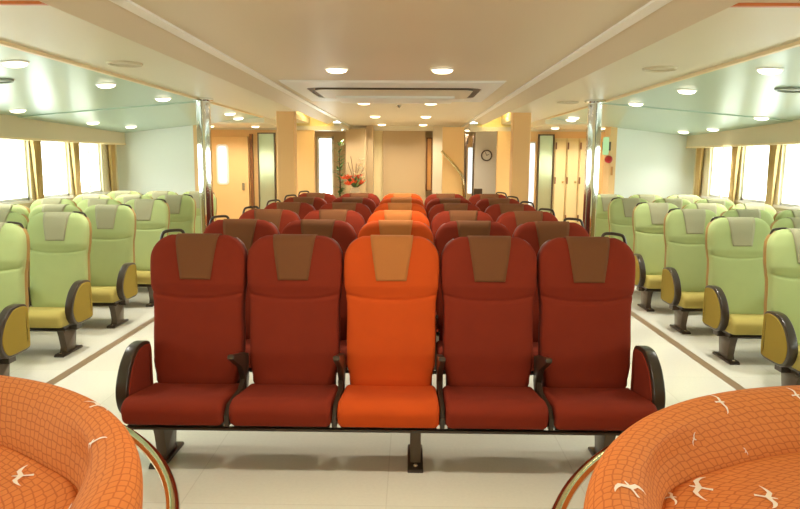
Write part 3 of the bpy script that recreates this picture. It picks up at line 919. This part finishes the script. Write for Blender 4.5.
# right: cream lockers
wl = MB(); wl.box(XP(496, 11), 3.75, 11.0, 11.1, 0, 1.97); struct('wall_lobby_rear_right', wl, M['wall_orange'])
for k, (pa, pb, side_txt) in enumerate([(554, 565.5, 'left'), (566, 578, 'middle'), (578.5, 592, 'right')]):
    a, b = XP(pa, 10.9), XP(pb, 10.9)
    o = empty('locker', f'tall cream locker, {side_txt} one in the lobby behind the right seats', 'locker', ((a + b) / 2, 10.98, 0), 0, 'cream lockers in the lobby')
    h = (b - a) / 2
    m = MB(); m.box(-h, h, -.02, .02, 0, 1.86); m.build('body', M['cream_door'], o)
    dr = MB(); dr.box(-h + .012, h - .012, -.05, -.022, .06, 1.82); dd = bevel(dr.build('door', M['cream_door'], o), .006)
    for z in (1.68, 1.12, .5):
        hg = MB(); hg.box(-h + .004, -h + .026, -.058, -.045, z, z + .11); hg.build('hinge', M['wood_dark'], dd)
    hh = MB(); hh.lathe([(.018, 0), (.018, .02), (.01, .03)], 12); ho = hh.build('knob', M['brass'], dd, 40); ho.rotation_euler = (PI / 2, 0, 0); ho.location = (h - .05, -.05, 1.15)
a, b = XP(528, 10.95), XP(534, 10.95)
t = MB(); t.box(a, b, 10.96, 11.0, .75, 1.80); wo = struct('window_40', t, M['white'])
t = MB(); t.box(a + .012, b - .012, 10.95, 10.962, .78, 1.77); t.build('pane', lm, wo)

# centre of the rear lobby
YF = 13.1
bw_ = MB()
dx0, dx1 = XP(316.5, YF), XP(333, YF)
bw_.box(-3.8, dx0, YF, YF + .1, 0, 2.1); bw_.box(dx1, 3.8, YF, YF + .1, 0, 2.1); bw_.box(dx0, dx1, YF, YF + .1, 1.93, 2.1); bw_.box(dx0, dx1, YF, YF + .1, 0, .55)
struct('wall_far', bw_, M['wall_tan'])
fr = MB(); fr.box(dx0, dx0 + .04, YF - .02, YF + .08, .55, 1.93); fr.box(dx1 - .04, dx1, YF - .02, YF + .08, .55, 1.93); fr.box(dx0, dx1, YF - .02, YF + .08, 1.89, 1.93); fr.box(dx0, dx1, YF - .02, YF + .08, .55, .59)
wo = struct('window_41', fr, M['white']); g = MB(); g.box(dx0, dx1, YF + .03, YF + .036, .55, 1.93); g.build('pane', M['glass'], wo)
def lob(name, pa, pb, y, d, z0, z1, m):
    mb = MB(); mb.box(XP(pa, y), XP(pb, y), y, y + d, z0, z1); return bevel(struct(name, mb, M[m]), .006)
lob('pillar_1', 365, 372.5, 12.6, .2, 0, 2.13, 'wall_tan')
lob('trim_21', 372.5, 382, 13.0, .09, 0, 2.06, 'cream_door')
lob('wall_centre_panel', 382, 425, 12.95, .12, 0, 2.06, 'wall_tan')
lob('pillar_2', 432, 441.5, 12.6, .2, 0, 2.13, 'ceil_mid')
lob('wall_stair', 441.5, 463, 11.6, .12, 0, 2.06, 'wall_orange')
lob('wall_clock_side', 474, 503, 12.9, .12, 0, 2.06, 'white')
lob('wall_gold_niche', 345, 365, 12.4, .1, 0, 2.06, 'wall_tan')
# framed mirror strip
a, b = XP(425.5, 12.9), XP(431.5, 12.9)
o = empty('framed_panel', 'narrow dark framed wood panel beside the plain tan rear wall', 'wall panel', ((a + b) / 2, 12.93, .9))
m = MB(); m.box(-(b - a) / 2 + .02, (b - a) / 2 - .02, -.015, .015, .02, 1.0); m.build('board', M['wood_orange'], o)
m = MB(); h = (b - a) / 2; m.box(-h, -h + .022, -.03, .02, 0, 1.02); m.box(h - .022, h, -.03, .02, 0, 1.02); m.box(-h, h, -.03, .02, 1.0, 1.022); m.box(-h, h, -.03, .02, 0, .022); m.build('frame', M['wood_dark'], o)
# brass stair rail
p0, p1, p2, p3 = at_y(441.5, 151, 11.5), at_y(455, 166, 11.5), at_y(462.5, 178, 11.5), at_y(463.5, 196, 11.5)
o = empty('stair_handrail', 'slanting brass stair handrail in front of the apricot rear wall', 'handrail', (p3.x, 11.5, 0))
m = MB(); m.tube([Vector(q) - Vector((p3.x, 11.5, 0)) for q in smoothcurve([tuple(p0), tuple(p1), tuple(p2), tuple(p3)], 5, False)], .026, 10); m.build('rail', M['brass'], o, True)
m = MB(); m.tube([(0, 0, p3.z), (0, 0, 0)], .022, 10); m.build('post', M['brass'], o, True)
m = MB(); m.tube([(p1.x - p3.x, 0, p1.z), (p1.x - p3.x, .1, p1.z - .03)], .012, 8); m.build('wall_bracket', M['brass'], o, True)
# glass light column right of the stair
a, b = XP(464, 11.9), XP(473, 11.9)
o = empty('glass_light_column', 'bright glass light column beside the rear stair and the clock wall', 'lamp', ((a + b) / 2, 11.98, 0))
h = (b - a) / 2
m = MB(); m.box(-h * .2, h * .9, -.02, .02, .9, 1.72); m.build('light_tube', emit('light_column_glow', (240, 250, 245), 1.4), o)
m = MB(); m.box(-h, h, -.05, -.035, .0, 1.93); m.build('glass_front', M['glass'], o)
m = MB(); m.box(-h, -h * .3, -.05, .05, 1.78, 1.95); m.box(-h, -h + .03, -.06, .05, 0, 1.93); m.box(h - .02, h, -.06, .05, 0, 1.93); m.box(-h, h, -.06, .05, 0, .5); m.build('frame', M['leg'], o)
# clock
p = at_y(486.5, 155.5, 12.9)
o = empty('wall_clock', 'round wall clock with grey rim on the pale rear wall', 'clock', p)
m = MB(); n = 32
m.rings([[(q * math.cos(2 * PI * k / n), -d, q * math.sin(2 * PI * k / n)) for k in range(n)] for q, d in ((.108, .0), (.108, .03), (.085, .035), (.085, .012))], cap=False); m.build('rim', M['leg'], o, 40)
m = MB(); m.rings([[(q * math.cos(2 * PI * k / n), -d, q * math.sin(2 * PI * k / n)) for k in range(n)] for q, d in ((.086, .0), (.086, .015))]); m.build('face', M['white'], o)
for ang, ln in ((1.1, .05), (-.4, .07)):
    m = MB(); m.tube([(0, -.019, 0), (ln * math.sin(ang), -.019, ln * math.cos(ang))], .005, 6); m.build('hand', M['black'], o)
p = at_y(478, 190, 12.7)
o = empty('equipment_case', 'small dark case on a stand below the wall clock', 'case', (p.x, 12.72, 0))
m = MB(); m.box(-.08, .08, -.06, .06, .82, .96); bevel(m.build('case', M['leg'], o), .01)
m = MB(); m.box(-.05, .05, -.05, .05, .02, .82); m.box(-.10, .10, -.08, .08, 0, .03); m.build('stand', M['dark'], o)
# flower arrangement on a pedestal
p = at_y(355, 182, 9.4)
ped = empty('pedestal_table', 'slim wooden pedestal under the orange flowers behind the last centre row', 'table', (p.x, 9.4, 0))
m = MB(); m.lathe([(.17, 0), (.17, .03), (.05, .06), (.04, .5), (.05, .88)], 24); m.build('column', M['wood_dark'], ped, 40)
m = MB(); m.lathe([(.05, .88), (.2, .90), (.2, .93), (.19, .94)], 28); m.build('top', M['wood_orange'], ped, 40)
fl = empty('flower_arrangement', 'orange and white flower arrangement with dark twigs left of the rear tan wall', 'flowers', (p.x, 9.4, .94))
m = MB(); m.lathe([(.05, 0), (.08, .05), (.07, .12), (.05, .15), (.06, .165)], 20); m.build('vase', M['pot'], fl, True)
def blossom(c, r, n, mm, name):
    mb = MB()
    for k in range(n):
        a = 2 * PI * k / n + random.random() * .4; tl = .5 + .4 * random.random()
        pts = []
        d = Vector((math.cos(a), math.sin(a), 0)); sd = Vector((-d.y, d.x, 0))
        for t, w in ((0, .15), (.35, .38), (.7, .36), (1, .05)):
            c0 = Vector(c) + d * r * t + Vector((0, 0, r * tl * (t ** 1.5)))
            pts.append((c0 - sd * r * w * .6, c0 + sd * r * w * .6 + Vector((0, 0, .003))))
        vs = [q for pr in pts for q in pr]
        mb.add(vs, [(2 * q, 2 * q + 1, 2 * q + 3, 2 * q + 2) for q in range(3)])
    mb.lathe([(r * .12, 0), (r * .15, r * .15), (r * .06, r * .25)], 8, c)
    o = mb.build(name, mm, fl, True); so = o.modifiers.new('solidify', 'SOLIDIFY'); so.thickness = .003
for k in range(14):
    a = random.random() * 2 * PI; rr = .13 * math.sqrt(random.random())
    c = (rr * 1.25 * math.cos(a), rr * math.sin(a) - .02, .19 + .11 * random.random())
    blossom(c, .055 + .02 * random.random(), 7, M['petal_orange'], 'orange_blossom')
for c in ((.08, -.02, .48), (.085, -.03, .54), (.075, 0, .42), (.09, -.02, .36), (.03, -.05, .34), (.10, -.06, .30)):
    blossom(c, .045, 6, M['petal_white'], 'white_blossom')
for k, (dx, dz) in enumerate(((-.10, .52), (-.06, .60), (.13, .45), (.08, .56), (-.14, .33), (.02, .5))):
    m = MB(); m.tube([(0, 0, .14), (dx * .4, .01, .14 + (dz - .14) * .5), (dx, 0, dz)], .005, 6); m.build('twig', M['twig'], fl, True)
for k in range(12):
    a = random.random() * 2 * PI; mb = MB(); d = Vector((math.cos(a), math.sin(a), .5 + random.random())); d.normalize(); sd = d.cross(Vector((0, 0, 1))); sd.normalize()
    pts = [(Vector((0, 0, .15)) + d * t * .22 + sd * w * .03, Vector((0, 0, .15)) + d * t * .22 - sd * w * .03) for t, w in ((0, .2), (.4, 1), (.8, .7), (1, .05))]
    mb.add([q for pr in pts for q in pr], [(2 * q, 2 * q + 1, 2 * q + 3, 2 * q + 2) for q in range(3)])
    o = mb.build('leaf', M['leaf'], fl, True); so = o.modifiers.new('solidify', 'SOLIDIFY'); so.thickness = .002
# tall potted plant left of the niche
p = at_y(340, 190, 11.8)
pl = empty('potted_plant', 'tall slim potted plant beside the bright rear lobby window', 'plant', (p.x, 11.8, 0))
m = MB(); m.lathe([(.12, 0), (.15, .3), (.155, .36), (.13, .36), (.12, .32)], 24); m.build('pot', M['pot'], pl, 40)
m = MB(); m.tube([(0, 0, .3), (.01, 0, .9), (-.01, .01, 1.75)], [.018, .014, .006], 8); m.build('stem', M['twig'], pl, True)
mb = MB()
for k in range(90):
    z = .85 + .95 * random.random(); a = random.random() * 2 * PI
    d = Vector((math.cos(a), math.sin(a), random.uniform(-.2, .8))); d.normalize(); sd = d.cross(Vector((0, 0, 1))); sd.normalize(); L = random.uniform(.08, .15)
    b0 = Vector((0, 0, z))
    pts = [(b0 + d * t * L + sd * w * .022, b0 + d * t * L - sd * w * .022 + Vector((0, 0, .004))) for t, w in ((.05, .2), (.45, 1), (.8, .7), (1, .05))]
    mb.add([q for pr in pts for q in pr], [(2 * q, 2 * q + 1, 2 * q + 3, 2 * q + 2) for q in range(3)])
o = mb.build('foliage', M['leaf'], pl, True); o['kind'] = 'stuff'; so = o.modifiers.new('solidify', 'SOLIDIFY'); so.thickness = .002

# ---------------------------------------------------------------- daylight
wd = bpy.data.worlds.new('overcast_daylight'); S.world = wd; wd.use_nodes = True
bg = wd.node_tree.nodes['Background']; bg.inputs[0].default_value = (.88, 1.0, .94, 1); bg.inputs[1].default_value = 9.0
for s in (-1, 1):
    L = bpy.data.lights.new('window_portal', 'AREA'); L.shape = 'RECTANGLE'; L.size = PIERS[-1] - PIERS[0]; L.size_y = Z1 - Z0
    L.cycles.is_portal = True
    lo = bpy.data.objects.new('window_portal', L); COL.objects.link(lo)
    lo.location = (s * (XW + .10), (PIERS[0] + PIERS[-1]) / 2, (Z0 + Z1) / 2)
    # -Z of the lamp looks into the cabin, its local X runs along Y
    z = Vector((s, 0, 0)); x = Vector((0, 1, 0)); y = z.cross(x)
    lo.rotation_euler = Matrix((x, y, z)).transposed().to_euler()
L = bpy.data.lights.new('window_portal', 'AREA'); L.shape = 'RECTANGLE'; L.size = dx1 - dx0; L.size_y = 1.38; L.cycles.is_portal = True
lo = bpy.data.objects.new('window_portal', L); COL.objects.link(lo); lo.location = ((dx0 + dx1) / 2, YF + .08, 1.24); lo.rotation_euler = (-PI / 2, 0, 0)
